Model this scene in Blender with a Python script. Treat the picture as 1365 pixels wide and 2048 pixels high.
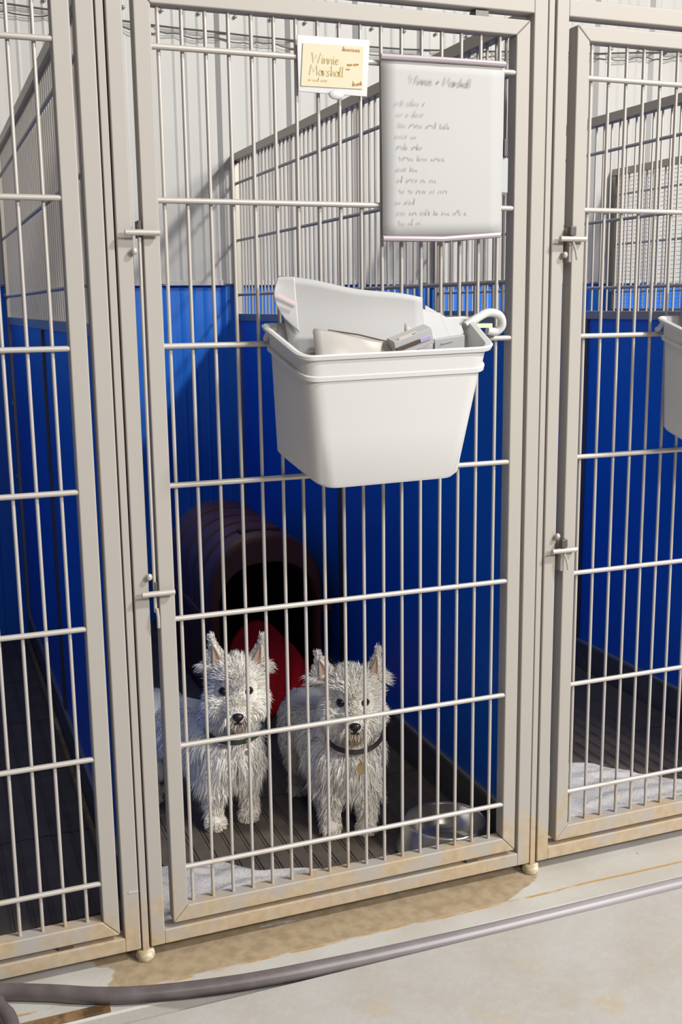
import bpy, bmesh, math, random
import numpy as np
from mathutils import Vector, Matrix
random.seed(7); rng = np.random.default_rng(7)
for o in list(bpy.data.objects): bpy.data.objects.remove(o, do_unlink=True)
S = bpy.context.scene
COL = S.collection
U = 0.0381                      # one grille spacing (1.5 inch) in metres; coordinates below are in these units

# ---------------------------------------------------------------- camera
yaw, pitch, roll = math.radians(20.998), math.radians(10.819), math.radians(-0.688)
cy, sy, cp, sp = math.cos(yaw), math.sin(yaw), math.cos(pitch), math.sin(pitch)
F = Vector((sy*cp, cy*cp, -sp)); R0 = Vector((cy, -sy, 0)); Up0 = R0.cross(F)
R = R0*math.cos(roll)+Up0*math.sin(roll); Up = -R0*math.sin(roll)+Up0*math.cos(roll)
cam = bpy.data.objects.new('camera', bpy.data.cameras.new('camera')); COL.objects.link(cam)
M = Matrix((( R.x, Up.x, -F.x, -10.175*U), (R.y, Up.y, -F.y, -46.634*U), (R.z, Up.z, -F.z, 29.77*U), (0, 0, 0, 1)))
cam.matrix_world = M
cam.data.sensor_fit = 'HORIZONTAL'; cam.data.sensor_width = 36; cam.data.lens = 36*2163/1365
cam.data.clip_start = 0.02
S.camera = cam

# ---------------------------------------------------------------- light and exposure
S.view_settings.view_transform = 'Standard'; S.view_settings.look = 'None'
S.view_settings.gamma = 1; S.view_settings.use_curve_mapping = False
S.view_settings.exposure = -0.12
W = bpy.data.worlds.new('room_air'); S.world = W; W.use_nodes = True
W.node_tree.nodes['Background'].inputs[0].default_value = (1.0, 0.97, 0.94, 1)
W.node_tree.nodes['Background'].inputs[1].default_value = 0.08

def lamp(name, loc, target, sx, sy_, power, col):
    l = bpy.data.lights.new(name, 'AREA'); l.shape = 'RECTANGLE'; l.size = sx*U; l.size_y = sy_*U
    l.energy = power; l.color = col
    o = bpy.data.objects.new(name, l); COL.objects.link(o)
    o.location = Vector(loc)*U
    d = (Vector(target)-Vector(loc)).normalized()
    o.rotation_euler = d.to_track_quat('-Z', 'Y').to_euler()
    return o
lamp('aisle_lamp', (100, -80, 133), (20, 10, 20), 14, 9, 380, (1.0, 0.985, 0.96))
lamp('aisle_lamp', (82, -132, 90), (12, 0, 12), 40, 20, 300, (1.0, 0.975, 0.945))
lamp('aisle_lamp', (-5, -125, 100), (22, 0, 14), 40, 20, 52, (1.0, 0.975, 0.95))

# ---------------------------------------------------------------- materials
def mat(name, col, rough=0.6, metal=0.0, noise=None, spec=0.5, bump=None, coat=0):
    m = bpy.data.materials.new(name); m.use_nodes = True
    nt = m.node_tree; b = nt.nodes['Principled BSDF']
    b.inputs['Base Color'].default_value = (*col, 1); b.inputs['Roughness'].default_value = rough
    b.inputs['Metallic'].default_value = metal; b.inputs['Specular IOR Level'].default_value = spec
    b.inputs['Coat Weight'].default_value = coat
    tc = nt.nodes.new('ShaderNodeTexCoord')
    if noise:                       # (scale, second colour, low, high)
        n = nt.nodes.new('ShaderNodeTexNoise'); n.inputs['Scale'].default_value = noise[0]; n.inputs['Detail'].default_value = 6
        nt.links.new(tc.outputs['Object'], n.inputs['Vector'])
        r = nt.nodes.new('ShaderNodeMapRange'); r.inputs[1].default_value = noise[2]; r.inputs[2].default_value = noise[3]
        nt.links.new(n.outputs['Fac'], r.inputs[0])
        mx = nt.nodes.new('ShaderNodeMix'); mx.data_type = 'RGBA'
        mx.inputs[6].default_value = (*col, 1); mx.inputs[7].default_value = (*noise[1], 1)
        nt.links.new(r.outputs[0], mx.inputs[0]); nt.links.new(mx.outputs[2], b.inputs['Base Color'])
    if bump:
        n = nt.nodes.new('ShaderNodeTexNoise'); n.inputs['Scale'].default_value = bump[0]; n.inputs['Detail'].default_value = 5
        nt.links.new(tc.outputs['Object'], n.inputs['Vector'])
        bp = nt.nodes.new('ShaderNodeBump'); bp.inputs['Strength'].default_value = bump[1]; bp.inputs['Distance'].default_value = 0.003
        nt.links.new(n.outputs['Fac'], bp.inputs['Height']); nt.links.new(bp.outputs[0], b.inputs['Normal'])
    return m

def steel_mat(name, col, rough=0.62, metal=0.10):
    """satin steel tube with tan grime on its lowest hand's breadth, by world height"""
    m = mat(name, col, rough, metal)
    nt = m.node_tree; b = nt.nodes['Principled BSDF']; N = nt.nodes.new; L = nt.links.new
    geo = N('ShaderNodeNewGeometry'); sep = N('ShaderNodeSeparateXYZ'); L(geo.outputs['Position'], sep.inputs[0])
    n = N('ShaderNodeTexNoise'); n.inputs['Scale'].default_value = 16; n.inputs['Detail'].default_value = 8; L(geo.outputs['Position'], n.inputs['Vector'])
    h = N('ShaderNodeMapRange'); h.inputs[1].default_value = 0.0; h.inputs[2].default_value = 0.24; h.inputs[3].default_value = 0.34; h.inputs[4].default_value = -0.14
    L(sep.outputs['Z'], h.inputs[0])
    a = N('ShaderNodeMath'); a.operation = 'ADD'; L(n.outputs['Fac'], a.inputs[0]); L(h.outputs[0], a.inputs[1])
    r = N('ShaderNodeMapRange'); r.inputs[1].default_value = 0.60; r.inputs[2].default_value = 0.80; L(a.outputs[0], r.inputs[0])
    n2 = N('ShaderNodeTexNoise'); n2.inputs['Scale'].default_value = 60; L(geo.outputs['Position'], n2.inputs['Vector'])
    g = N('ShaderNodeMix'); g.data_type = 'RGBA'; g.inputs[6].default_value = (0.36, 0.26, 0.15, 1); g.inputs[7].default_value = (0.55, 0.45, 0.32, 1); L(n2.outputs['Fac'], g.inputs[0])
    mx = N('ShaderNodeMix'); mx.data_type = 'RGBA'; mx.inputs[6].default_value = (*col, 1); L(g.outputs[2], mx.inputs[7]); L(r.outputs[0], mx.inputs[0])
    L(mx.outputs[2], b.inputs['Base Color'])
    mr = N('ShaderNodeMath'); mr.operation = 'MULTIPLY_ADD'; mr.inputs[1].default_value = -metal; mr.inputs[2].default_value = metal; L(r.outputs[0], mr.inputs[0]); L(mr.outputs[0], b.inputs['Metallic'])
    return m
STEEL = steel_mat('satin_steel', (0.415, 0.385, 0.350))
WIRE = steel_mat('welded_rod', (0.52, 0.485, 0.445), 0.45, 0.25)
PARTSTEEL = mat('partition_steel', (0.36, 0.33, 0.28), 0.42, 0.6)
PARTROD = mat('partition_rod', (0.46, 0.43, 0.39), 0.45, 0.25)
DARKSTEEL = mat('dark_steel', (0.10, 0.095, 0.085), 0.45, 0.3)
KICK = mat('kick_plate', (0.13, 0.12, 0.11), 0.5, 0.2, noise=(9, (0.20, 0.17, 0.13), 0.4, 0.7))
BLUE = mat('blue_panel', (0.006, 0.155, 0.74), 0.34, 0, noise=(3, (0.006, 0.135, 0.64), 0.35, 0.7))
BLUEWALL = mat('blue_siding', (0.02, 0.19, 0.74), 0.35)
WHITEWALL = mat('white_siding', (0.57, 0.56, 0.53), 0.55, noise=(2.2, (0.54, 0.525, 0.49), 0.4, 0.65))
DECK = mat('plastic_decking', (0.100, 0.080, 0.060), 0.65, noise=(14, (0.13, 0.105, 0.08), 0.4, 0.7))
WHITEPL = mat('white_plastic', (0.60, 0.595, 0.585), 0.4)
PAPER = mat('paper', (0.46, 0.457, 0.45), 0.65)
LILAC = mat('lilac_rod', (0.43, 0.37, 0.40), 0.4)
INK = mat('grey_pencil', (0.30, 0.28, 0.29), 0.7)
INKY = mat('ochre_ink', (0.55, 0.42, 0.16), 0.7)
RUST = mat('rust', (0.42, 0.20, 0.04), 0.8)
YELLOW = mat('yellow_card', (0.60, 0.54, 0.38), 0.6)
SLEEVE = mat('clear_sleeve', (0.55, 0.545, 0.54), 0.2)
CRATE = mat('maroon_plastic', (0.10, 0.026, 0.018), 0.45, noise=(5, (0.15, 0.05, 0.03), 0.4, 0.7))
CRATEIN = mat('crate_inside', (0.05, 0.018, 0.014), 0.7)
RED = mat('red_fleece', (0.78, 0.012, 0.018), 0.9, bump=(90, 0.6))
INOX = mat('stainless', (0.55, 0.53, 0.50), 0.28, 0.85, noise=(10, (0.40, 0.36, 0.31), 0.45, 0.7))
BLACK = mat('black_gloss', (0.008, 0.006, 0.005), 0.12)
NOSE = mat('nose_leather', (0.018, 0.013, 0.012), 0.38)
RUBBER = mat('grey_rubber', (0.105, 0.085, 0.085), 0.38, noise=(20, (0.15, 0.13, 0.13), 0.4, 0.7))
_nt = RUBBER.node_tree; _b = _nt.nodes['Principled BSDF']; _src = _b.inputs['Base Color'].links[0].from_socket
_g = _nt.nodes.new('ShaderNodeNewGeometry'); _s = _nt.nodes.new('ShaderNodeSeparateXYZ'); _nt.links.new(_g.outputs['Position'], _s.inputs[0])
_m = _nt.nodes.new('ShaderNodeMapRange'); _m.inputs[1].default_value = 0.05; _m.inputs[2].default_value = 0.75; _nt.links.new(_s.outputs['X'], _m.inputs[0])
_x = _nt.nodes.new('ShaderNodeMix'); _x.data_type = 'RGBA'; _x.inputs[7].default_value = (0.33, 0.30, 0.31, 1)   # light on the right-hand run of the hose, painted in as a paler grey
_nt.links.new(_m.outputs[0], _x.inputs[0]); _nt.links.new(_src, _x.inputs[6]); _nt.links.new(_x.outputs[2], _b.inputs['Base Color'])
COLLAR = mat('dark_collar', (0.05, 0.035, 0.03), 0.6)
COLLARG = mat('green_collar', (0.03, 0.045, 0.03), 0.6)
GOLD = mat('brass', (0.62, 0.45, 0.22), 0.3, 0.8)
SKIN = mat('coat_base', (0.80, 0.76, 0.69), 0.9)
PINK = mat('inner_ear_skin', (0.50, 0.33, 0.25), 0.8)
FOOTM = mat('putty_foot', (0.45, 0.36, 0.20), 0.95, noise=(80, (0.7, 0.64, 0.5), 0.4, 0.6))
BROWN = mat('brown_print', (0.10, 0.065, 0.05), 0.6)
PURPLE = mat('purple_print', (0.42, 0.38, 0.60), 0.6)
GREEN = mat('green_print', (0.55, 0.66, 0.42), 0.6)
FOIL = mat('silver_pouch', (0.52, 0.49, 0.45), 0.35, 0.3)

def fur_mat(name):
    m = mat(name, (0.7, 0.7, 0.7), 0.75); nt = m.node_tree
    a = nt.nodes.new('ShaderNodeVertexColor'); a.layer_name = 'coat'
    b = nt.nodes['Principled BSDF']; nt.links.new(a.outputs['Color'], b.inputs['Base Color'])
    b.inputs['Specular IOR Level'].default_value = 0.25
    return m
FUR = fur_mat('dog_fur')

def concrete(name, kerb):
    m = bpy.data.materials.new(name); m.use_nodes = True; nt = m.node_tree; b = nt.nodes['Principled BSDF']; N = nt.nodes.new; L = nt.links.new
    b.inputs['Roughness'].default_value = 0.45 if kerb else 0.5
    geo = N('ShaderNodeNewGeometry'); sep = N('ShaderNodeSeparateXYZ'); L(geo.outputs['Position'], sep.inputs[0])
    def noise(sc, det=6, vec=None):
        n = N('ShaderNodeTexNoise'); n.inputs['Scale'].default_value = sc; n.inputs['Detail'].default_value = det; L(vec or geo.outputs['Position'], n.inputs['Vector']); return n.outputs['Fac']
    def rng_(x, a, c, d=0, e=1):
        r = N('ShaderNodeMapRange'); r.inputs[1].default_value = a; r.inputs[2].default_value = c; r.inputs[3].default_value = d; r.inputs[4].default_value = e; L(x, r.inputs[0]); return r.outputs[0]
    def mixc(f, a, c):
        x = N('ShaderNodeMix'); x.data_type = 'RGBA'; L(f, x.inputs[0])
        if isinstance(a, tuple): x.inputs[6].default_value = (*a, 1)
        else: L(a, x.inputs[6])
        if isinstance(c, tuple): x.inputs[7].default_value = (*c, 1)
        else: L(c, x.inputs[7])
        return x.outputs[2]
    def math_(op, a, c=None):
        x = N('ShaderNodeMath'); x.operation = op
        for i, v in enumerate((a, c)):
            if v is None: continue
            if isinstance(v, (int, float)): x.inputs[i].default_value = v
            else: L(v, x.inputs[i])
        return x.outputs[0]
    if not kerb:
        c = mixc(rng_(noise(5), 0.42, 0.62), (0.49, 0.47, 0.435), (0.455, 0.415, 0.355))
        c = mixc(rng_(noise(9, 8), 0.60, 0.72), c, (0.50, 0.42, 0.31))
        c = mixc(rng_(noise(60, 4), 0.45, 0.7, 0, 0.3), c, (0.55, 0.53, 0.50))
    else:
        base = mixc(rng_(noise(7), 0.4, 0.65), (0.55, 0.535, 0.50), (0.50, 0.465, 0.41))
        # worn tan area between the gates and the rust line, in patches along the kerb
        cmb = N('ShaderNodeCombineXYZ'); L(math_('MULTIPLY', sep.outputs['X'], 2.6), cmb.inputs[0]); L(math_('MULTIPLY', sep.outputs['Y'], 7.0), cmb.inputs[1])
        pn = noise(1.0, 9, cmb.outputs[0])
        xb = rng_(sep.outputs['X'], 0.30, 1.0, 0.12, -0.25)
        xl = rng_(sep.outputs['X'], -0.22, -0.12, -0.30, 0.0)
        v = math_('ADD', math_('ADD', pn, xb), xl)
        patch = rng_(v, 0.485, 0.500)
        near = rng_(sep.outputs['Y'], -0.074, -0.070)
        tan = mixc(rng_(noise(40), 0.4, 0.65), (0.42, 0.33, 0.22), (0.33, 0.25, 0.155))
        c = mixc(math_('MULTIPLY', patch, near), base, tan)
        wob = math_('ADD', sep.outputs['Y'], math_('MULTIPLY', math_('SUBTRACT', noise(6), 0.5), 0.014))
        d = math_('ABSOLUTE', math_('ADD', wob, 0.074))
        line = rng_(d, 0.0012, 0.0045, 1, 0)
        brk = rng_(noise(22, 8), 0.38, 0.55)
        c = mixc(math_('MULTIPLY', line, brk), c, (0.46, 0.27, 0.08))
        spots = rng_(noise(34, 3), 0.735, 0.77)
        c = mixc(spots, c, (0.42, 0.25, 0.10))
    L(c, b.inputs['Base Color'])
    bp = N('ShaderNodeBump'); bp.inputs['Strength'].default_value = 0.25; bp.inputs['Distance'].default_value = 0.002; L(noise(120, 6), bp.inputs['Height']); L(bp.outputs[0], b.inputs['Normal'])
    return m
FLOORM = concrete('aisle_concrete', False); KERBM = concrete('painted_kerb', True)

# ---------------------------------------------------------------- builders
LOC = {}
def thing(name, label, cat, loc=(0, 0, 0), group=None):
    o = bpy.data.objects.new(name, None); COL.objects.link(o); o.empty_display_size = 0.02
    o.location = Vector(loc)*U; LOC[o] = Vector(loc); o['label'] = label; o['category'] = cat
    if group: o['group'] = group
    return o
def tag(o, label, cat, group=None):
    o['label'] = label; o['category'] = cat
    if group: o['group'] = group
    return o
def base_of(o):
    v = Vector((0, 0, 0))
    while o is not None:
        v = v+LOC.get(o, Vector((0, 0, 0))); o = o.parent
    return v
class MB:
    def __init__(s): s.v = []; s.f = []
    def box(s, x0, x1, y0, y1, z0, z1):
        n = len(s.v)
        s.v += [(x, y, z) for z in (z0, z1) for y in (y0, y1) for x in (x0, x1)]
        s.f += [tuple(n+i for i in q) for q in ((0, 2, 3, 1), (4, 5, 7, 6), (0, 1, 5, 4), (2, 6, 7, 3), (0, 4, 6, 2), (1, 3, 7, 5))]
        return s
    def hexa(s, p):                 # 8 corners: bottom loop 4, top loop 4
        n = len(s.v); s.v += [tuple(x) for x in p]
        s.f += [tuple(n+i for i in q) for q in ((3, 2, 1, 0), (4, 5, 6, 7), (0, 1, 5, 4), (1, 2, 6, 5), (2, 3, 7, 6), (3, 0, 4, 7))]
        return s
    def tube(s, path, r, n=10, cap=True):
        path = [Vector(p) for p in path]; rr = r if isinstance(r, (list, tuple)) else [r]*len(path)
        t = (path[1]-path[0]).normalized(); a = t.orthogonal().normalized(); b0 = len(s.v)
        for i, p in enumerate(path):
            if i == 0: d = path[1]-path[0]
            elif i == len(path)-1: d = path[-1]-path[-2]
            else: d = (path[i+1]-path[i]).normalized()+(path[i]-path[i-1]).normalized()
            d.normalize(); a = (a-d*a.dot(d)).normalized(); b = d.cross(a)
            for k in range(n):
                an = 2*math.pi*k/n; s.v.append(tuple(p+(a*math.cos(an)+b*math.sin(an))*rr[i]))
        for i in range(len(path)-1):
            for k in range(n):
                k2 = (k+1) % n; s.f.append((b0+i*n+k, b0+i*n+k2, b0+(i+1)*n+k2, b0+(i+1)*n+k))
        if cap:
            s.f.append(tuple(b0+k for k in reversed(range(n)))); e = b0+(len(path)-1)*n; s.f.append(tuple(e+k for k in range(n)))
        return s
    def ball(s, c, r, nu=16, nv=10, ax=None):
        """ellipsoid; r scalar or triple, ax optional 3 axes"""
        c = Vector(c); r = (r, r, r) if not isinstance(r, (tuple, list)) else r
        ax = ax or (Vector((1, 0, 0)), Vector((0, 1, 0)), Vector((0, 0, 1)))
        n = len(s.v); P = lambda a, b, d: tuple(c+ax[0]*a*r[0]+ax[1]*b*r[1]+ax[2]*d*r[2])
        s.v.append(P(0, 0, 1))
        for j in range(1, nv):
            th = math.pi*j/nv
            for i in range(nu):
                ph = 2*math.pi*i/nu; s.v.append(P(math.sin(th)*math.cos(ph), math.sin(th)*math.sin(ph), math.cos(th)))
        s.v.append(P(0, 0, -1)); last = len(s.v)-1
        for i in range(nu):
            i2 = (i+1) % nu
            s.f.append((n, n+1+i, n+1+i2)); s.f.append((last, n+1+(nv-2)*nu+i2, n+1+(nv-2)*nu+i))
            for j in range(nv-2): s.f.append((n+1+j*nu+i, n+1+(j+1)*nu+i, n+1+(j+1)*nu+i2, n+1+j*nu+i2))
        return s
    def lathe(s, c, prof, n=48):
        b0 = len(s.v)
        for r, z in prof:
            for k in range(n):
                a = 2*math.pi*k/n; s.v.append((c[0]+r*math.cos(a), c[1]+r*math.sin(a), c[2]+z))
        for i in range(len(prof)-1):
            for k in range(n):
                k2 = (k+1) % n; s.f.append((b0+i*n+k, b0+i*n+k2, b0+(i+1)*n+k2, b0+(i+1)*n+k))
        return s
    def grid(s, pts):               # pts[i][j]
        b0 = len(s.v); h = len(pts); w = len(pts[0])
        for row in pts: s.v += [tuple(p) for p in row]
        for i in range(h-1):
            for j in range(w-1): s.f.append((b0+i*w+j, b0+i*w+j+1, b0+(i+1)*w+j+1, b0+(i+1)*w+j))
        return s
    def ribbon(s, pts, w, nrm):     # flat stroke
        nrm = Vector(nrm); pts = [Vector(p) for p in pts]; b0 = len(s.v)
        for i, p in enumerate(pts):
            d = (pts[min(i+1, len(pts)-1)]-pts[max(i-1, 0)]); d = d.normalized() if d.length > 1e-9 else Vector((1, 0, 0))
            q = d.cross(nrm).normalized()*w/2; s.v += [tuple(p+q), tuple(p-q)]
        for i in range(len(pts)-1): s.f.append((b0+2*i, b0+2*i+1, b0+2*i+3, b0+2*i+2))
        return s
    def build(s, name, m, parent=None, bevel=0, smooth=False, solid=0, label=None, kind=None, recalc=False):
        off = base_of(parent)
        me = bpy.data.meshes.new(name)
        me.from_pydata([((x-off.x)*U, (y-off.y)*U, (z-off.z)*U) for x, y, z in s.v], [], s.f)
        if recalc:
            bm = bmesh.new(); bm.from_mesh(me); bmesh.ops.recalc_face_normals(bm, faces=bm.faces); bm.to_mesh(me); bm.free()
        me.materials.append(m)
        if smooth:
            me.polygons.foreach_set('use_smooth', [True]*len(me.polygons))
            if smooth == 'auto': me.set_sharp_from_angle(angle=math.radians(38))
        me.update()
        o = bpy.data.objects.new(name, me); COL.objects.link(o)
        if parent: o.parent = parent
        if solid:
            md = o.modifiers.new('thickness', 'SOLIDIFY'); md.thickness = solid*U; md.offset = 0
        if bevel:
            md = o.modifiers.new('edge', 'BEVEL'); md.width = bevel*U; md.segments = 2; md.limit_method = 'ANGLE'
            me.polygons.foreach_set('use_smooth', [True]*len(me.polygons)); md.harden_normals = True
        if label: o['label'] = label
        if kind: o['kind'] = kind
        return o
def kids(o): return [c for c in list(COL.objects) if c.parent == o]
def copy_tree(o, parent=None):
    c = o.copy(); COL.objects.link(c)
    if parent is not None: c.parent = parent
    if o in LOC: LOC[c] = LOC[o].copy()
    for ch in kids(o): copy_tree(ch, c)
    return c
def clone(o, dx, label):
    c = copy_tree(o); c.location.x += dx*U
    if c in LOC: LOC[c].x += dx
    c['label'] = label
    return c

def smooth_path(pts, n=8):
    P = [Vector(p) for p in pts]; out = []
    for i in range(len(P)-1):
        a, b, c_, d = P[max(i-1, 0)], P[i], P[i+1], P[min(i+2, len(P)-1)]
        for k in range(n):
            q = k/n; out.append(.5*((2*b)+(c_-a)*q+(2*a-5*b+4*c_-d)*q*q+(3*b-a-3*c_+d)*q**3))
    return out+[P[-1]]
# ================================================================= SETTING
def siding(z0, z1, y, m, name, X0=-32, X1=100):
    prof = []; x = 17.85-6.78*8
    while x < X1:
        prof += [(x-.75, 0), (x-.35, -.42), (x+.35, -.42), (x+.75, 0)]
        for d in (2.26, 3.39, 4.52): prof += [(x+d-.22, 0), (x+d, -.09), (x+d+.22, 0)]
        x += 6.78
    pts = [[(a, y+b, z) for a, b in prof] for z in (z0, z1)]
    return MB().grid(pts).build(name, m, kind='structure', solid=0)
siding(31.9, 110, 55.25, WHITEWALL, 'wall_back')
siding(-.6, 33, 55.85, BLUEWALL, 'wall_back_lower')
wb = bpy.data.objects['wall_back']
MB().box(-32, 100, 55.15, 55.75, 31.75, 32.25).build('trim_1', WHITEWALL, kind='structure', bevel=.06)
for k in range(-5, 18):
    MB().ball((12.3+3.39*k, 55.02, 55.75), (.17, .12, .17), 10, 6).build('screw', PARTSTEEL, wb, smooth=True)
MB().box(-60, 110, -120, -4.25, -1.5, -.6).build('floor', FLOORM, kind='structure')
MB().box(-60, 110, -4.25, -3.3, -1.6, -1.35).build('floor_channel', DARKSTEEL, kind='structure')
MB().box(-60, 110, -3.3, 56, -1.5, -.6).build('kerb', KERBM, kind='structure', bevel=.12)

# kennel floor sections (plastic decking with grooves running to the back)
def deck(x0, x1, y0, y1, name):
    prof = []; x = x0
    while x < x1-.3:
        prof += [(x, -.07), (x+.04, -.01), (x+.74, -.01), (x+.78, -.07), (x+.83, -.07), (x+.86, -.03), (x+.92, -.03), (x+.95, -.07)]; x += 1.0
    b = MB().grid([[(a, y, z) for a, z in prof] for y in (y0, y1)])
    b.grid([[(a, y0, z) for a, z in prof], [(a, y0, -.58) for a, z in prof]])
    b.grid([[(a, y1, z) for a, z in prof], [(a, y1, -.58) for a, z in prof]])
    return b.build(name, DECK, solid=0)
secs = ((1.0, 3.95), (4.1, 13.25), (13.4, 22.5), (22.65, 31.8), (31.95, 41.1), (41.25, 54.2)); ordn = ('nearest the gate', 'second from the gate', 'third from the gate', 'fourth from the gate', 'fifth from the gate', 'furthest back by the wall')
for k, kn in ((-1, 'in the left kennel'), (0, 'in the dogs\' middle kennel'), (1, 'in the right kennel'), (2, 'in the kennel furthest right')):
    for (a, b), w in zip(secs, ordn):
        tag(deck(-2.05+21*k, 17.95+21*k, a, b, 'ribbed_deck_panel'), 'dark ribbed floor panel %s, %s' % (w, kn), 'floor panel', 'ribbed floor panels')

# ================================================================= KENNEL FRAMES
def kennel_frame(label):
    t = thing('kennel_surround', label, 'kennel frame', (8.2, 0, -.6), 'steel frames of the kennel fronts')
    b = MB().box(-2.16, -1.47, 0, .85, .05, 43.75); b.build('post', STEEL, t, bevel=.07)
    MB().box(17.63, 18.38, 0, .85, .05, 43.75).build('post', STEEL, t, bevel=.07)
    MB().box(-1.5, 17.66, .005, .845, 42.95, 43.75).build('top_rail', STEEL, t, bevel=.07)
    MB().box(-1.5, 17.66, .005, .845, .05, .78).build('bottom_rail', STEEL, t, bevel=.07)
    MB().box(18.45, 18.77, .06, .8, -.1, 43.7).build('joint_strip', STEEL, t, bevel=.04)
    f = MB().lathe((18.61, .25, -.6), [(0, 0), (.42, .02), (.46, .25), (.38, .5), (0, .52)], 14)
    for i, v in enumerate(f.v): f.v[i] = (v[0]+random.uniform(-.03, .03), v[1]+random.uniform(-.03, .03), v[2])
    f.build('foot', FOOTM, t, smooth=True, label='crusty yellowish foot under the joint')
    return t
fr = kennel_frame('brushed steel front frame around the middle gate with the two dogs behind it')
fr1 = clone(fr, -21, 'brushed steel front frame at the left, cut off by the picture edge')
fr3 = clone(fr, 21, 'brushed steel front frame at the right, around the gate of the empty kennel')
MB().box(-3.1, -2.63, -.03, .0, 3.02, 3.12).build('sticker', PAPER, fr1, label='small white scrap of tape')

# ================================================================= GATES
HZ = (40.3, 34.2, 28.12, 22.03, 15.93, 9.84, 3.75)
def gate(label):
    t = thing('kennel_gate', label, 'gate', (8.2, .1, 1.0), 'welded wire kennel gates')
    fm = MB(); y0, y1 = -.06, .72
    a0, a1, i0, i1, b0, b1, j0, j1 = -1.06, 17.42, -.33, 16.67, 1.05, 42.62, 1.86, 41.92
    for p in (((a0, b0), (i0, j0), (i0, j1), (a0, b1)), ((a1, b0), (a1, b1), (i1, j1), (i1, j0)), ((a0, b1), (i0, j1), (i1, j1), (a1, b1)), ((a0, b0), (a1, b0), (i1, j0), (i0, j0))):
        m_ = MB(); q = [(x, y0, z) for x, z in p]+[(x, y1, z) for x, z in p]
        n = len(fm.v); fm.v += q
        fm.f += [tuple(n+i for i in g) for g in ((0, 1, 2, 3), (7, 6, 5, 4), (0, 4, 5, 1), (1, 5, 6, 2), (2, 6, 7, 3), (3, 7, 4, 0))]
    fm.build('gate_frame', STEEL, t, bevel=.07, recalc=True)
    for k in range(17):
        x = k+.0; w = random.uniform(-.03, .03)
        MB().tube([(x, .3, 1.8), (x+w, .3, 22), (x, .3, 42)], .085, 10).build('vertical_bar', WIRE, t, smooth='auto')
    for z in HZ:
        MB().tube([(-.36, .1, z), (16.7, .1, z)], .125, 12).build('horizontal_bar', WIRE, t, smooth='auto')
    MB().box(14.6, 15.3, .1, .7, 42.6, 42.9).build('hinge', DARKSTEEL, t, bevel=.03)
    MB().box(14.6, 15.3, .1, .7, .8, 1.08).build('hinge', DARKSTEEL, t, bevel=.03)
    return t
g2 = gate('middle wire gate carrying the written sheet, name card and white basket')
g1 = clone(g2, -21, 'left wire gate cut off by the picture edge, nothing hung on it')
g3 = clone(g2, 21, 'right wire gate with a basket cut off by the picture edge')
# latches (slide bars on the left of each gate)
def latch_head(t, X, z, flip, padlock):
    MB().box(X-.02, X+.12, -.2, .5, z-(.2 if not padlock else 1.1), z+.5).build('latch_plate', DARKSTEEL if not padlock else STEEL, t, bevel=.03)
    MB().tube([(X-.6, -.32, z), (X+.86, -.32, z)], .13, 12).build('latch_bar', WIRE, t, smooth='auto')
    s = -1 if not flip else 1
    MB().ball((X-.22, -.18, z+s*.75), (.14, .12, .16), 12, 8).build('bolt_head', WIRE, t, smooth=True)
    if padlock:
        MB().tube([(X+.08, -.4, z-.15), (X+.2, -.45, z-.55), (X+.3, -.44, z-1.0)], .06, 8).build('latch_pin', WIRE, t, smooth='auto')
        MB().box(X-.1, X+.25, -.42, -.12, z+.15, z+.6).build('catch', DARKSTEEL, t, bevel=.05)
t = thing('gate_latch', 'long steel latch rod with two cross bars beside the middle gate', 'latch', (-1.25, 0, 16), 'gate latches')
latch_head(t, -1.25, 32.85, False, False); latch_head(t, -1.25, 17.3, True, False)
MB().tube([(-1.22, -.12, 33.2), (-1.24, -.1, 25), (-1.25, -.1, 16.4)], .075, 10).build('latch_rod', WIRE, t, smooth='auto')
MB().tube([(-1.2, -.2, 16.6), (-1.18, -.3, 16.2), (-1.16, -.2, 15.7)], .07, 8).build('latch_pin', WIRE, t, smooth='auto')
t = thing('gate_latch', 'short steel latch high on the left side of the right gate', 'latch', (19.75, 0, 32), 'gate latches')
latch_head(t, 19.72, 32.8, False, True)
t = thing('gate_latch', 'short steel latch low on the left side of the right gate', 'latch', (19.75, 0, 16), 'gate latches')
latch_head(t, 19.72, 17.3, True, True)
t.location.y += 0

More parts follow.
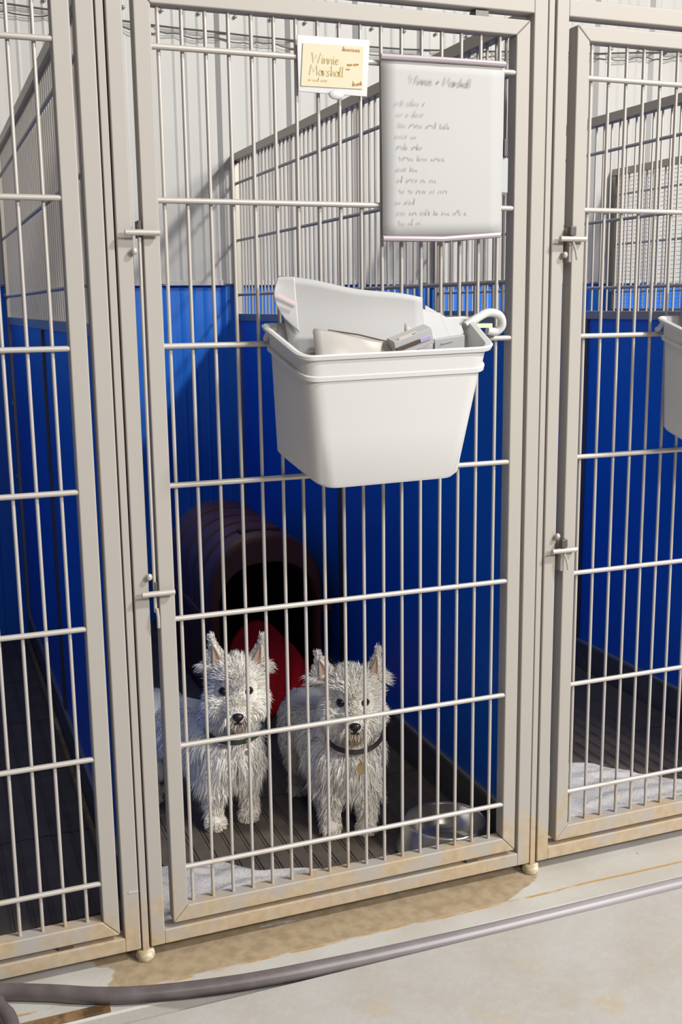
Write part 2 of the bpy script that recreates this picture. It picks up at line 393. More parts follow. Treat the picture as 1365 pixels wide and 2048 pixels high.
# ================================================================= PARTITIONS
def partition(label, mesh_back=False):
    X = 18.6
    t = thing('kennel_partition', label, 'partition', (X, 28, -.6), 'partitions between the kennels')
    MB().box(X-.34, X+.34, .9, 54.95, 42.95, 43.65).build('top_rail', PARTSTEEL, t, bevel=.06)
    ep = MB().box(X-.34, X+.34, 54.25, 54.95, -.5, 42.93).build('end_post', PARTSTEEL, t, bevel=.06)
    MB().box(X-.28, X+.28, .9, 54.2, 28.45, 29.1).build('panel_rail', PARTSTEEL, t, bevel=.05)
    for z in (40.95, 35.83, 30.85):
        MB().tube([(X-.19, .9, z), (X-.19, 54.2, z)], .125, 10).build('horizontal_bar', PARTROD, t, smooth='auto')
    for k in range(1, 54):
        MB().tube([(X, k+.3, 29.05), (X, k+.3, 43.0)], .085, 6).build('vertical_bar', PARTROD, t, smooth='auto')
    MB().box(X-.1, X+.1, .9, 27.5, 2.1, 28.5).build('blue_panel', BLUE, t, bevel=.03)
    MB().box(X-.1, X+.1, 28.3, 54.2, 2.1, 28.5).build('blue_panel', BLUE, t, bevel=.03)
    MB().box(X-.25, X+.25, 27.4, 28.4, 1.9, 28.45).build('batten', DARKSTEEL, t, bevel=.05)
    MB().box(X-.34, X+.34, .9, 54.2, 1.85, 2.15).build('bottom_rail', PARTSTEEL, t, bevel=.05)
    MB().box(X-.3, X+.3, .9, 54.2, -.5, 1.85).build('kick_plate', KICK, t)
    for z in (31.0, 21.5, 14.9):
        MB().ball((X-.36, 54.55, z), (.1, .2, .2), 10, 6).build('screw', PARTROD, ep, smooth=True)
    if mesh_back:
        b = MB()
        z = 30
        while z < 42.8: b.tube([(X+.12, 30, z), (X+.12, 54.2, z)], .03, 4); z += .42
        b.build('wire_mesh', PARTROD, t, kind='stuff')
    return t
p23 = partition('barred partition with blue lower panel on the right side of the two dogs')
p12 = clone(p23, -21, 'barred partition with blue lower panel seen through the left gate')
p01 = clone(p23, -42, 'barred partition at the far left side of the left kennel')
p34 = clone(p23, 21, 'barred partition with bright blue panel seen through the right gate')
p45 = clone(p23, 42, 'furthest barred partition, seen over the top of the right kennel')
b = MB(); z = 29.6
while z < 42.8: b.tube([(60.72, 20, z), (60.72, 54.2, z)], .03, 4); z += .42
b.build('wire_mesh', PARTROD, p45, kind='stuff')

# ================================================================= CABLE ON THE WALL
def cable(z_off, kinks, label):
    pts = []; xs = np.arange(-6, 80, .6)
    ctrl = [(-6, 55.4), (-1.5, 55.15), (2.6, 54.95), (11.5, 54.35), (24.9, 54.0), (36, 54.0), (58, 55.1), (69, 56.0), (80, 57)]
    for x in xs:
        z = np.interp(x, [c[0] for c in ctrl], [c[1] for c in ctrl])+z_off
        if kinks: z += .12*(1 if int(x/2.3) % 2 else -1)*(1 if (x*1.7) % 3 > 1 else .3)
        pts.append((x, 54.72+.05*math.sin(x), z))
    return tag(MB().tube(pts, .085 if not kinks else .06, 6).build('cable', DARKSTEEL, smooth='auto'), label, 'cable')
cable(0, False, 'thin dark cable strung straight along the upper white wall')
cable(-.6, True, 'kinked thin wire running just below the straight cable on the wall')

# ================================================================= HANDWRITING
GL = {'W': [[(0, 1), (.2, 0), (.45, .8), (.7, 0), (.95, 1)]], 'M': [[(0, 0), (.1, 1), (.4, .3), (.7, 1), (.85, 0)]],
      'i': [[(.1, .55), (.12, .05), (.22, 0)], [(.1, .72), (.12, .76)]], 'n': [[(0, .5), (.05, 0), (.12, .4), (.3, .5), (.38, .4), (.4, 0), (.5, 0)]],
      'e': [[(0, .25), (.3, .3), (.28, .48), (.1, .5), (0, .2), (.12, 0), (.38, .08)]], 'a': [[(.35, .45), (.1, .5), (0, .2), (.12, 0), (.33, .15), (.36, .48), (.36, .05), (.46, 0)]],
      'r': [[(0, .5), (.04, 0), (.08, .35), (.3, .5)]], 's': [[(.3, .48), (.08, .45), (.1, .28), (.3, .2), (.25, .02), (0, .03)]],
      'h': [[(0, 1), (.03, 0), (.1, .38), (.3, .48), (.36, .3), (.37, 0)]], 'l': [[(.05, 1), (.05, .05), (.15, 0)]], '+': [[(0, .35), (.4, .35)], [(.2, .55), (.2, .15)]],
      'o': [[(.3, .45), (.1, .5), (0, .2), (.15, 0), (.35, .2), (.3, .45)]], 't': [[(.15, .85), (.15, .05), (.28, 0)], [(0, .55), (.32, .57)]], 'u': [[(0, .5), (.03, .08), (.2, 0), (.35, .1), (.37, .5), (.4, 0)]], 'm': [[(0, 0), (.03, .5), (.2, .45), (.22, 0), (.25, .45), (.42, .45), (.45, 0)]], 'k': [[(0, 1), (0, 0)], [(.3, .5), (0, .25), (.33, 0)]], 'p': [[(0, .5), (0, -.4)], [(0, .4), (.3, .45), (.3, .1), (0, .05)]], 'd': [[(.35, 1), (.36, 0)], [(.35, .4), (.1, .45), (.05, .05), (.35, .1)]]}
WID = {'W': 1.05, 'M': 1.0, 'i': .3, 'l': .25, 'r': .38, 'm': .6, '+': .55, ' ': .45}
def write(mb, text, x, z, h, y, w=.035, slope=0.0, slant=.1):
    cx = x
    for ch in text:
        for st in GL.get(ch, []):
            pts = [(cx+(px+slant*pz)*h, y, z+pz*h+slope*(cx+px*h-x)) for px, pz in st]
            mb.ribbon(pts, w, (0, -1, 0))
        cx += WID.get(ch, .48)*h
    return cx
def scribble(mb, x, z, words, h, y, w=.03, slope=0):
    cx = x
    for n in words:
        pts = []
        for i in range(n*3):
            pts.append((cx, y, z+slope*(cx-x)+h*(.55 if i % 2 else .0)*random.uniform(.6, 1.1)+(h*.5 if random.random() < .12 else 0)))
            cx += h*.155*random.uniform(.7, 1.3)
        mb.ribbon(pts, w, (0, -1, 0)); cx += h*.5

# written sheet
t = thing('notice_sheet', 'large white handwritten sheet with lilac rods at top and bottom on the middle gate', 'sheet', (12.9, -.2, 32.6))
rows = []
for i in range(13):
    v = i/12; z = 32.75+7.85*v
    rows.append([(9.78+6.22*(j/8)+.05*(1-v)*(1 if j == 0 else 0)-(.12*(1-v) if j == 8 else 0), -.2-.05*math.sin(3.1*j/8)-.03*math.sin(5*v), z+.18*(j/8)*(1-v)) for j in range(9)])
MB().grid(rows).build('paper_sheet', PAPER, t, smooth=True, solid=.03)
MB().tube([(9.76, -.24, 40.5), (12.8, -.3, 40.53), (15.98, -.24, 40.56)], .13, 8).build('top_rod', LILAC, t, smooth='auto')
MB().tube([(9.82, -.24, 32.72), (12.8, -.3, 32.72), (15.85, -.24, 32.95)], .13, 8).build('bottom_rod', LILAC, t, smooth='auto')
ink = MB(); Y = -.3
write(ink, 'Winnie + Marshall', 11.15, 39.45, .37, Y, .03, .0)
lines = [(38.35, (3, 4, 1)), (37.85, (2, 1, 4)), (37.25, (3, 5, 4, 4)), (36.75, (4, 2)), (36.3, (4, 4)), (35.85, (5, 4, 5)), (35.35, (4, 3)), (34.95, (2, 4, 2, 3)), (34.5, (2, 2, 4, 2, 4)), (34.0, (2, 4)), (33.55, (3, 3, 4, 2, 3, 3, 1)), ]
for k, (z, wd) in enumerate(lines): scribble(ink, 10.45+.08*(k % 3), 38.5-.475*k, wd, .3, Y, .024, .012)
scribble(ink, 10.6, 33.3, (3, 2, 2), .26, Y, .02, .05)
ink.build('handwriting', INK, t)
MB().box(16.0, 16.22, -.25, .0, 36.5, 37.3).build('clip', mat('violet_clip', (.10, .07, .10), .5), t, bevel=.04)
MB().box(15.98, 16.3, -.1, .0, 34.9, 36.45).build('tape', PAPER, t)
MB().box(15.85, 16.15, -.2, .0, 34.75, 34.88).build('clip', DARKSTEEL, t)
# name card in sleeve
t = thing('name_card', 'small yellow name card in a clear sleeve near the top of the middle gate', 'card', (7.6, -.2, 38.9))
MB().hexa([(5.95, -.12, 38.85), (9.15, -.12, 38.8), (9.15, -.06, 38.8), (5.95, -.06, 38.85), (5.92, -.12, 41.15), (9.3, -.12, 41.17), (9.3, -.06, 41.17), (5.92, -.06, 41.15)]).build('sleeve', SLEEVE, t, bevel=.02)
MB().hexa([(6.05, -.16, 39.08), (8.92, -.16, 39.1), (8.92, -.13, 39.1), (6.05, -.13, 39.08), (6.18, -.16, 40.82), (8.98, -.16, 40.86), (8.98, -.13, 40.86), (6.18, -.13, 40.82)]).build('paper_card', YELLOW, t)
ink = MB(); write(ink, 'Winnie', 6.55, 40.05, .42, -.18, .035); write(ink, 'Marshall', 6.45, 39.55, .42, -.18, .035); scribble(ink, 6.4, 39.3, (2, 5, 5), .14, -.18, .025)
ink.build('handwriting', INKY, t)
ink = MB(); scribble(ink, 8.0, 40.62, (9,), .2, -.18, .04); scribble(ink, 8.2, 40.02, (4, 4), .12, -.18, .05, .12); scribble(ink, 8.15, 39.85, (4,), .1, -.18, .03); scribble(ink, 8.45, 39.2, (5,), .2, -.18, .04, .15)
ink.build('stain', RUST, t)
MB().ball((7.65, -.22, 38.78), (.36, .1, .2), 16, 8).build('clip', WHITEPL, t, smooth=True)

# ================================================================= BASKETS
def rrect(c, rr, n=6):
    """rounded quad from 4 corners (BL,FL,FR,BR); returns loop"""
    out = []
    for i in range(4):
        p = Vector(c[i]); a = (Vector(c[i-1])-p).normalized(); b = (Vector(c[(i+1) % 4])-p).normalized()
        r = rr*(.45 if i in (0, 3) else 1.0); s, e = p+a*r, p+b*r
        for k in range(n+1):
            q = k/n; out.append(s*(1-q)**2+p*2*q*(1-q)+e*q*q)
    return out
RIM = [(4.2, -.45, 28.95), (4.72, -4.0, 27.72), (13.25, -4.0, 27.9), (13.95, -.45, 29.1)]
BOT = [(4.4, -.45, 23.3), (5.6, -3.15, 21.9), (12.35, -3.15, 22.0), (12.7, -.5, 23.2)]
def basket(label, grp):
    t = thing('basket', label, 'basket', (9, -2, 21.9), grp)
    Rm = [Vector(p) for p in RIM]; Bt = [Vector(p) for p in BOT]
    cen = sum(Rm, Vector())/4
    def loop(tt, out=0, dz=0):
        c = [b.lerp(r, tt) for b, r in zip(Bt, Rm)]; m = sum(c, Vector())/4
        c = [p+(p-m).normalized()*out*1.3+Vector((0, 0, dz)) for p in c]
        return rrect(c, .7)
    pr = [(0.0, -.5, 0), (0.0, -.12, 0), (.03, 0, 0), (.4, 0, 0), (.81, 0, 0), (.815, .14, 0), (.845, .14, 0), (.85, .05, 0), (.97, .05, 0), (.972, .24, 0), (1.0, .28, 0), (1.01, .2, 0), (1.0, .02, 0), (.82, -.06, 0), (.4, -.1, 0), (.05, -.12, 0), (.035, -.5, 0)]
    b = MB(); loops = [loop(*q) for q in pr]; n = len(loops[0])
    for l in loops: b.v += [tuple(p) for p in l]
    for i in range(len(loops)-1):
        for k in range(n):
            k2 = (k+1) % n; b.f.append((i*n+k, i*n+k2, (i+1)*n+k2, (i+1)*n+k))
    b.f.append(tuple(range(n))); b.f.append(tuple((len(loops)-1)*n+k for k in reversed(range(n))))
    b.build('tub', WHITEPL, t, smooth='auto', recalc=True)
    MB().tube(smooth_path([(13.7, -.9, 28.75), (14.4, -.75, 29.1), (15.1, -.6, 29.35), (15.75, -.5, 29.2), (15.95, -.4, 28.75), (15.7, -.3, 28.45), (15.2, -.3, 28.5)], 5), .2, 12).build('hook', WHITEPL, t, smooth='auto')
    MB().tube([(4.6, -.6, 28.8), (4.35, -.35, 28.75), (4.2, -.15, 28.4), (4.25, .05, 28.35)], .13, 8).build('hook', WHITEPL, t, smooth='auto')
    return t
bk = basket('white plastic basket full of papers hooked on the middle gate', 'white baskets on the gates')
bk3 = clone(bk, 21, 'white plastic basket on the right gate, cut off by the picture edge')
MB().box(14.1, 15.1, -1.0, -.45, 28.65, 28.85).build('label_strip', GREEN, bk, label='pale green tag by the hook')

def slab(pts, th, name, m, parent=None, bevel=.03, bulge=0, **k):
    """irregular flat item from polygon pts (3D), thickness th along its normal"""
    P = [Vector(p) for p in pts]; nrm = (P[1]-P[0]).cross(P[2]-P[0]).normalized(); n = len(P)
    b = MB(); b.v = [tuple(p+nrm*th/2) for p in P]+[tuple(p-nrm*th/2) for p in P]
    b.f = [tuple(range(n)), tuple(reversed(range(n, 2*n)))]+[(i, (i+1) % n, n+(i+1) % n, n+i) for i in range(n)]
    return b.build(name, m, parent, bevel=bevel, recalc=True, **k)
# folded white bag standing in the back of the basket: curved sheet with a clear curled end
def curved_sheet(p00, p10, p01, p11, bend, name, m, parent, n=14, th=.06):
    rows = []
    a, b_, c, d = map(Vector, (p00, p10, p01, p11))
    for i in range(n+1):
        v = i/n; rows.append([((a.lerp(b_, u/n)).lerp(c.lerp(d, u/n), v))+Vector(bend(u/n, v)) for u in range(n+1)])
    return MB().grid(rows).build(name, m, parent, smooth=True, solid=th)
t = thing('paper_bag', 'folded white bag with a clear curled end sticking up out of the basket', 'bag', (8, -1.5, 26))
curved_sheet((5.1, -1.2, 26.5), (11.3, -1.9, 26.5), (4.6, -.95, 31.05), (11.0, -1.9, 30.05), lambda u, v: (0, -.22*math.sin(math.pi*u)-.1*math.sin(6*v), .06*math.sin(9*u)), 'bag_front', PAPER, t, th=.25)
curved_sheet((4.75, -1.3, 29.2), (5.3, -1.5, 28.6), (4.55, -1.0, 31.0), (5.2, -1.3, 31.0), lambda u, v: (-.35*math.sin(math.pi*v)*(1-u), 0, 0), 'bag_end', SLEEVE, t)
slab([(4.35, -1.45, 30.2), (5.2, -1.62, 29.75), (5.22, -1.62, 29.88), (4.37, -1.45, 30.35)], .03, 'pink_stripe', mat('pink_print', (.72, .55, .58), .6), t, bevel=0)
t = tag(curved_sheet((10.2, -2.6, 26.6), (13.0, -1.9, 26.9), (10.1, -1.6, 29.75), (12.2, -1.2, 29.35), lambda u, v: (0, -.1*math.sin(3*u), 0), 'paper_packet', PAPER, None, th=.15), 'white paper packet leaning at the right inside the basket', 'packet')
slab([(11.4, -1.8, 27.3), (13.6, -1.4, 27.8), (13.5, -.9, 28.75), (11.6, -.9, 29.72)], .12, 'paper_packet', PAPER)['label'] = 'white packet with a sloping edge beside the basket hook'
bpy.data.objects['paper_packet.001']['category'] = 'packet'
t = thing('silver_pouch', 'crumpled silvery pouch lying in the front of the basket', 'pouch', (7, -2.8, 26.5))
curved_sheet((5.4, -3.45, 26.9), (10.2, -3.4, 27.2), (5.7, -2.1, 28.75), (10.0, -2.4, 27.95), lambda u, v: (0, -.12*math.sin(5*u+2*v), .16*math.sin(7*u)*math.sin(3.1*v)), 'pouch_body', FOIL, t, th=.2)
MB().tube([(6.4, -2.15, 28.72), (7.8, -2.2, 28.5), (9.4, -2.35, 28.1)], .035, 6).build('fold', BROWN, t)
t = thing('medicine_box', 'small white medicine box with a dark brown band at the basket rim', 'box', (10.4, -2.8, 27.4))
def obox(c, ux, w, d, h, name, m, parent, tilt=.25):
    ux = Vector(ux).normalized(); uz = Vector((-ux.z, 0, ux.x)).normalized(); uy = uz.cross(ux)
    uz = (uz-uy*tilt).normalized(); uy = uz.cross(ux); c = Vector(c)
    b = MB(); pts = []
    for sz in (-1, 1):
        for s1, s2 in ((-1, -1), (1, -1), (1, 1), (-1, 1)): pts.append(c+ux*s1*w/2+uy*s2*d/2+uz*sz*h/2)
    return b.hexa(pts).build(name, m, parent, bevel=.03, recalc=True)
obox((10.05, -2.75, 28.2), (1, 0, .33), 1.9, .7, .75, 'carton', PAPER, t)
obox((9.75, -3.12, 28.0), (1, 0, .33), 1.15, .05, .2, 'brown_band', BROWN, t)
obox((10.6, -3.12, 28.28), (1, 0, .33), .55, .05, .2, 'purple_band', PURPLE, t)
obox((9.75, -3.12, 28.35), (1, 0, .33), .9, .04, .3, 'print', mat('pale_print', (.62, .55, .5), .6), t)
obox((10.05, -3.14, 28.47), (1, 0, .33), .2, .04, .2, 'print_spot', mat('olive_print', (.32, .30, .2), .6), t)
t = thing('leaflet', 'thin white leaflet with purple edge beside the medicine box', 'leaflet', (11.8, -2.6, 27.6))
obox((11.9, -2.8, 27.95), (1, 0, .12), 1.5, .2, .8, 'folded_paper', PAPER, t)
obox((11.75, -2.98, 28.1), (1, 0, .2), .6, .03, .05, 'purple_line', PURPLE, t)
t = tag(curved_sheet((26.3, -1.2, 26.5), (31.5, -1.4, 26.5), (26.05, -.9, 30.6), (31.5, -1.2, 31.3), lambda u, v: (-.1*math.sin(3*v), -.2*math.sin(3.1*u), .25*math.sin(3*u)), 'paper_bag', PAPER, None, th=.2), 'white paper sticking up from the basket on the right gate', 'bag')

# ================================================================= TOWELS
def towel(out, label, seed, name='towel'):
    rg = np.random.default_rng(seed); P = [Vector((x, y, 0)) for x, y in out]; n = len(P); c = sum(P, Vector())/n
    rows = []
    for i in range(15):
        k = i/14; row = []
        for j in range(n+1):
            p = c.lerp(P[j % n], k); h = .22+.10*math.sin(p.y*4.2+.8*math.sin(p.x*1.3))+.05*math.sin(p.x*3+p.y*7)
            row.append((p.x, p.y, (.05 if k > .97 else (h+.09*math.sin(p.x*1.1+9*math.sin(p.y*.9+seed))*k)*(1-.4*k**6))))
        rows.append(row)
    o = MB().grid(rows).build(name, TOWEL, None, smooth=True, recalc=True)
    sb = o.modifiers.new('smooth', 'SUBSURF'); sb.levels = 2; sb.render_levels = 2
    return tag(o, label, 'towel')
def dense(pts, m=4):
    P = [(Vector((*a, 0)), Vector((*pts[(i+1) % len(pts)], 0))) for i, a in enumerate(pts)]
    return [((a.lerp(b, k/m)).x+random.uniform(-.07, .07), (a.lerp(b, k/m)).y+random.uniform(-.07, .07)) for a, b in P for k in range(m)]
TOWEL = mat('pale_terry', (0.60, 0.56, 0.52), 0.95, noise=(40, (0.60, 0.58, 0.55), 0.4, 0.6), bump=(160, 0.8))
towel(dense([(-1.7, 1.05), (8.6, 1.05), (8.9, 2.6), (7.0, 4.3), (4.6, 4.6), (3.2, 6.3), (1.6, 7.0), (-1.7, 7.4)]), 'pale towel on the floor at the left foot of the middle gate', 1)
towel(dense([(19.4, 1.05), (34.5, 1.05), (33.8, 4.0), (32.3, 5.6), (30.9, 7.1), (29.8, 8.3), (28.7, 9.8), (27.2, 10.6), (19.4, 11.3)]), 'pale crumpled towel on the floor just inside the right gate', 2)

# ================================================================= BOWL
t = thing('dog_bowl', 'round stainless steel dog bowl with flared base on the kennel floor', 'bowl', (15.1, 3.6, 0))
c = (15.1, 3.6, 0)
MB().lathe(c, [(2.1, 1.5), (2.16, 1.6), (2.24, 1.6), (2.28, 1.5), (2.45, .8), (2.75, .08), (2.8, .0), (2.7, .0)], 56).build('outer_wall', INOX, t, smooth=True)
MB().lathe(c, [(2.1, 1.5), (2.0, 1.1), (1.75, .45), (1.5, .22), (1.2, .16), (0.01, .14)], 56).build('inner_bowl', INOX, t, smooth=True)

# ================================================================= HOSE
zc = -.23
hp = [(-16, 3.0-4.2, zc), (-12.5, -.4, zc), (-10.6, -.3, zc), (-9.06, -.45, zc), (-7, -1.34, zc), (-4.96, -2.37, zc), (-2.87, -3.05, zc-.02), (0, -3.52, zc-.1), (2.8, -3.72, zc-.2), (6.5, -3.78, zc-.32), (10, -3.8, zc-.4), (14.4, -3.8, zc-.46), (20, -3.75, zc-.5), (27, -3.7, zc-.52), (45, -3.7, zc-.55), (80, -3.7, zc-.55)]
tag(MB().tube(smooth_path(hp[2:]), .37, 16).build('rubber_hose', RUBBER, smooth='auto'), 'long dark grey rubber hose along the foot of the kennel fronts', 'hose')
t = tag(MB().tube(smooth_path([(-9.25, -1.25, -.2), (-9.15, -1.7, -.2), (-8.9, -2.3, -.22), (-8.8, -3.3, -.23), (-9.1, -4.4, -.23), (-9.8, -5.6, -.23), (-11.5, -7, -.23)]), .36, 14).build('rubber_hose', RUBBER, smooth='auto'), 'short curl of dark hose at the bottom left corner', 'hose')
tag(MB().box(-8.9, -4.6, -3.2, -2.6, -.6, -.5).build('drain_strip', mat('wet_rust', (.12, .075, .035), .25, .2, noise=(30, (.30, .18, .08), .45, .6)), bevel=.03), 'rusty wet metal strip lying under the hose', 'metal strip')

# ================================================================= PET CARRIER
t = thing('pet_carrier', 'maroon plastic dog crate with arched opening at the back of the middle kennel', 'dog crate', (12.6, 35, 0))
def crate_loop(y, x0, x1, z1, rt, rb=.8, n=8):
    out = []
    def arc(cx, cz, r, a0, a1):
        for k in range(n+1):
            a = math.radians(a0+(a1-a0)*k/n); out.append((cx+r*math.cos(a), y, cz+r*math.sin(a)))
    arc(x1-rb, rb, rb, -90, 0); arc(x1-rt, z1-rt, rt, 0, 90); arc(x0+rt, z1-rt, rt, 90, 180); arc(x0+rb, rb, rb, 180, 270)
    return out
def skinloops(b, loops, capend=False):
    n = len(loops[0]); b0 = len(b.v)
    for l in loops: b.v += [tuple(p) for p in l]
    for i in range(len(loops)-1):
        for k in range(n):
            k2 = (k+1) % n; b.f.append((b0+i*n+k, b0+i*n+k2, b0+(i+1)*n+k2, b0+(i+1)*n+k))
    if capend: b.f.append(tuple(b0+(len(loops)-1)*n+k for k in range(n)))
x0, x1 = 8.3, 17.1
opening = lambda y, d=0: crate_loop(y, 9.1+d, 16.5-d, 10.9-d, 3.2, .8)
b = MB()
L_ = [opening(29.25), opening(28.75, -.05), opening(28.6, -.15), crate_loop(28.65, x0+.15, x1-.15, 12.7, 3.9), crate_loop(28.9, x0, x1, 12.95, 4.0)]
ys = [29.5, 31, 31.1, 31.5, 31.6, 33.4, 33.5, 33.9, 34.0, 36, 36.1, 36.5, 36.6, 39, 39.1, 39.5, 39.6, 42.6]
for i, y in enumerate(ys):
    g = .0 if i in (0, 1, 4, 5, 8, 9, 12, 13, 16, 17) else -.1
    L_.append(crate_loop(y, x0-g if g else x0, x1+g, 13.1+.1*(y-29.5)/4+g, 4.0))
L_.append(crate_loop(43.2, x0+.5, x1-.5, 12.8, 3.8))
skinloops(b, L_, True)
b.build('shell', CRATE, t, smooth='auto', recalc=True)
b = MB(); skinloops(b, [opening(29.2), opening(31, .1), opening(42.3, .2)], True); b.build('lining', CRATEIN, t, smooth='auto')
MB().box(x1-.05, x1+.85, 28.75, 29.2, 6.6, 7.4).build('door_latch', CRATE, t, bevel=.12)
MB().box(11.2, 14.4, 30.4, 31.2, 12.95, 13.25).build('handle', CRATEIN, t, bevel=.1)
MB().box(9.4, 16.2, 28.75, 29.15, .1, 2.4).build('door_sill', CRATE, t, bevel=.1)
MB().box(x0-.22, x0+.05, 29.1, 42.9, 6.5, 7.1).build('seam_flange', CRATE, t, bevel=.06)
MB().box(x1-.05, x1+.22, 29.2, 42.9, 6.5, 7.1).build('seam_flange', CRATE, t, bevel=.06)

# red blanket spilling out of the carrier
rows = []; n1, n2 = 40, 34
path = [(31.5, 3.6), (29.9, 6.6), (28.6, 6.4), (27.3, 5.4), (26.2, 4.2), (25.5, 2.6), (25.2, 1.0), (25.5, .16)]
path = [(p.x, p.y) for p in smooth_path([(a, b_, 0) for a, b_ in path], 5)]
for i, (y, z) in enumerate(path):
    v = i/(len(path)-1); row = []
    xl = 9.6+.6*v; xr = 13.4+2.3*math.sin(math.pi*min(1, v*1.05))**.8
    for j in range(n2+1):
        u = j/n2; x = xl+(xr-xl)*u
        fold = .22*math.sin(13*u+3*v)+.12*math.sin(29*u+5*v)
        edge = math.sin(math.pi*u)**.5
        prof = edge*(1-.25*u)
        row.append((x, y-fold*.6+(1-prof)*.9*(1 if v > .2 else 0), max(.14, z*(.35+.65*prof)+fold*.35*(z > 1))))
    rows.append(row)
bl = MB().grid(rows).build('blanket', RED, None, smooth=True, solid=.16)
tag(bl, 'bright red fleece blanket spilling out of the dog crate', 'blanket')
rows = []
for i in range(16):
    v = i/15
    rows.append([(9.6+5.2*j/20, 25.7+3.5*v-.5*math.sin(3.1*j/20)*(1-v), .14+.3*abs(math.sin(9*j/20+4*v))*(1-abs(2*v-1))+.25*math.sin(math.pi*v)) for j in range(21)])

# ================================================================= DOGS
def basis(o):
    o = Vector((o[0], o[1], 0)); f = Vector((-10.175, -46.634, 0))-o; f.normalize(); s = Vector((-f.y, f.x, 0))
    return o, s, f
def dog(origin, label, head, torso, hind, legs, ears, eyes, nose, collar_spec, seed):
    O, Sx, Fx = basis(origin); Z = Vector((0, 0, 1))
    G = lambda p: O+Sx*p[0]+Fx*p[1]+Z*p[2]
    ax = (Sx, Fx, Z); rg = np.random.default_rng(seed)
    t = thing('dog', label, 'dog', (O.x, O.y, 0))
    b = MB()
    def chain(p, q, r0, r1):
        p, q = Vector(p), Vector(q); L = (q-p).length; n = max(2, int(L/(min(r0, r1)*.35))+1)
        for i in range(n+1):
            k = i/n; b.ball(G(p.lerp(q, k)), r0+(r1-r0)*k, 14, 10, ax)
    h = Vector(head)
    b.ball(G(h+Vector((0, -.15, .15))), (1.32, 1.35, 1.28), 20, 14, ax)
    b.ball(G(h+Vector((0, .45, .55))), (1.0, .8, .75), 16, 12, ax)                         # brow
    for s in (-1, 1): b.ball(G(h+Vector((s*.72, .25, -.75))), (.85, .85, .85), 16, 12, ax)   # cheeks
    nz = Vector(nose)
    chain(h+Vector((0, .6, -.5)), nz+Vector((0, -.35, -.02)), .82, .50)                      # muzzle
    chain(h+Vector((0, .5, -1.15)), nz+Vector((0, -.55, -.62)), .62, .34)                    # lower jaw
    chain(h+Vector((-.05, -.5, -.6)), (torso[0][0], torso[0][1]-.1, torso[0][2]+.7), 1.3, 1.6)  # neck
    chain(torso[0], torso[1], torso[2], torso[3])
    b.ball(G((torso[0][0], torso[0][1]+.25, torso[0][2]-.6)), (1.5, 1.2, 1.5), 16, 12, ax)   # fore chest
    b.ball(G((torso[1][0], torso[1][1], torso[1][2]+.15)), torso[3]*1.05, 16, 12, ax)
    for (sx, fy, top) in legs:
        chain((top[0], top[1], top[2]), (sx, fy-.3, 2.3), .8, .42); chain((sx, fy-.3, 2.3), (sx, fy-.2, .65), .42, .38)
        b.ball(G((sx, fy+.1, .36)), (.52, .68, .36), 14, 10, ax)
        for q in (-.3, -.1, .1, .3): b.ball(G((sx+q*1.05, fy+.55-abs(q)*.5, .24)), (.16, .26, .22), 10, 8, ax)
    for (kn, hk, ft) in hind:
        chain(kn[0], kn[1], 1.15, .72); chain(kn[1], hk, .62, .36); chain(hk, ft, .36, .36)
        b.ball(G((ft[0], ft[1]+.25, .3)), (.42, .62, .3), 12, 8, ax)
    tl = Vector(torso[1]); bk_ = (Vector(torso[1])-Vector(torso[0])).normalized()
    chain(tl+bk_*1.2+Vector((0, 0, 1.0)), tl+bk_*2.6+Vector((0, 0, .9)), .42, .2)           # tail
    for (bx0, bx1, tip) in ears:                                                           # ears: pointed, cupped, slightly flattened
        p0, p1, tp = Vector(bx0), Vector(bx1), Vector(tip)
        for i in range(15):
            k = i/14; l = p0.lerp(tp, k); r_ = p1.lerp(tp, k); w = (r_-l).length/2; cc = (l+r_)/2
            b.ball(G(cc+Vector((0, -.12*(1-k), 0))), (max(w*1.45, .12), .28-.12*k, .2), 10, 8, ax)
    body = b.build('body_tmp', SKIN, None)
    md = body.modifiers.new('fuse', 'REMESH'); md.mode = 'VOXEL'; md.voxel_size = .115*U
    md = body.modifiers.new('soften', 'SMOOTH'); md.factor = .6; md.iterations = 5
    dg = bpy.context.evaluated_depsgraph_get(); me = bpy.data.meshes.new_from_object(body.evaluated_get(dg))
    bpy.data.objects.remove(body)
    me.transform(Matrix.Translation(Vector((-O.x*U, -O.y*U, 0)))); me.name = 'body'
    me.polygons.foreach_set('use_smooth', [True]*len(me.polygons)); me.materials.clear(); me.materials.append(SKIN)
    bo = bpy.data.objects.new('body', me); COL.objects.link(bo); bo.parent = t
    # ---- face
    fd = G(Vector(nose))
    for e in eyes:
        MB().ball(G(e), (.235, .20, .235), 18, 12, ax).build('eye', BLACK, t, smooth=True)
        MB().ball(G(Vector(e)+Vector((0, -.06, 0))), (.28, .17, .26), 18, 12, ax).build('eye_rim', NOSE, t, smooth=True)
    nb = MB().ball(G(nz), (.33, .26, .24), 20, 14, ax); nb.ball(G(nz+Vector((0, -.05, -.2))), (.16, .18, .16), 12, 8, ax)
    no = nb.build('nose', NOSE, t, smooth=True)
    for s in (-1, 1): MB().ball(G(nz+Vector((s*.16, .2, -.03))), (.07, .07, .055), 10, 6, ax).build('nostril', BLACK, no, smooth=True)
    MB().tube([G(nz+Vector((-.28, -.12, -.46))), G(nz+Vector((-.15, -.04, -.43))), G(nz+Vector((0, .02, -.36))), G(nz+Vector((.15, -.04, -.43))), G(nz+Vector((.28, -.12, -.46)))], .05, 6).build('mouth', NOSE, t, smooth='auto')
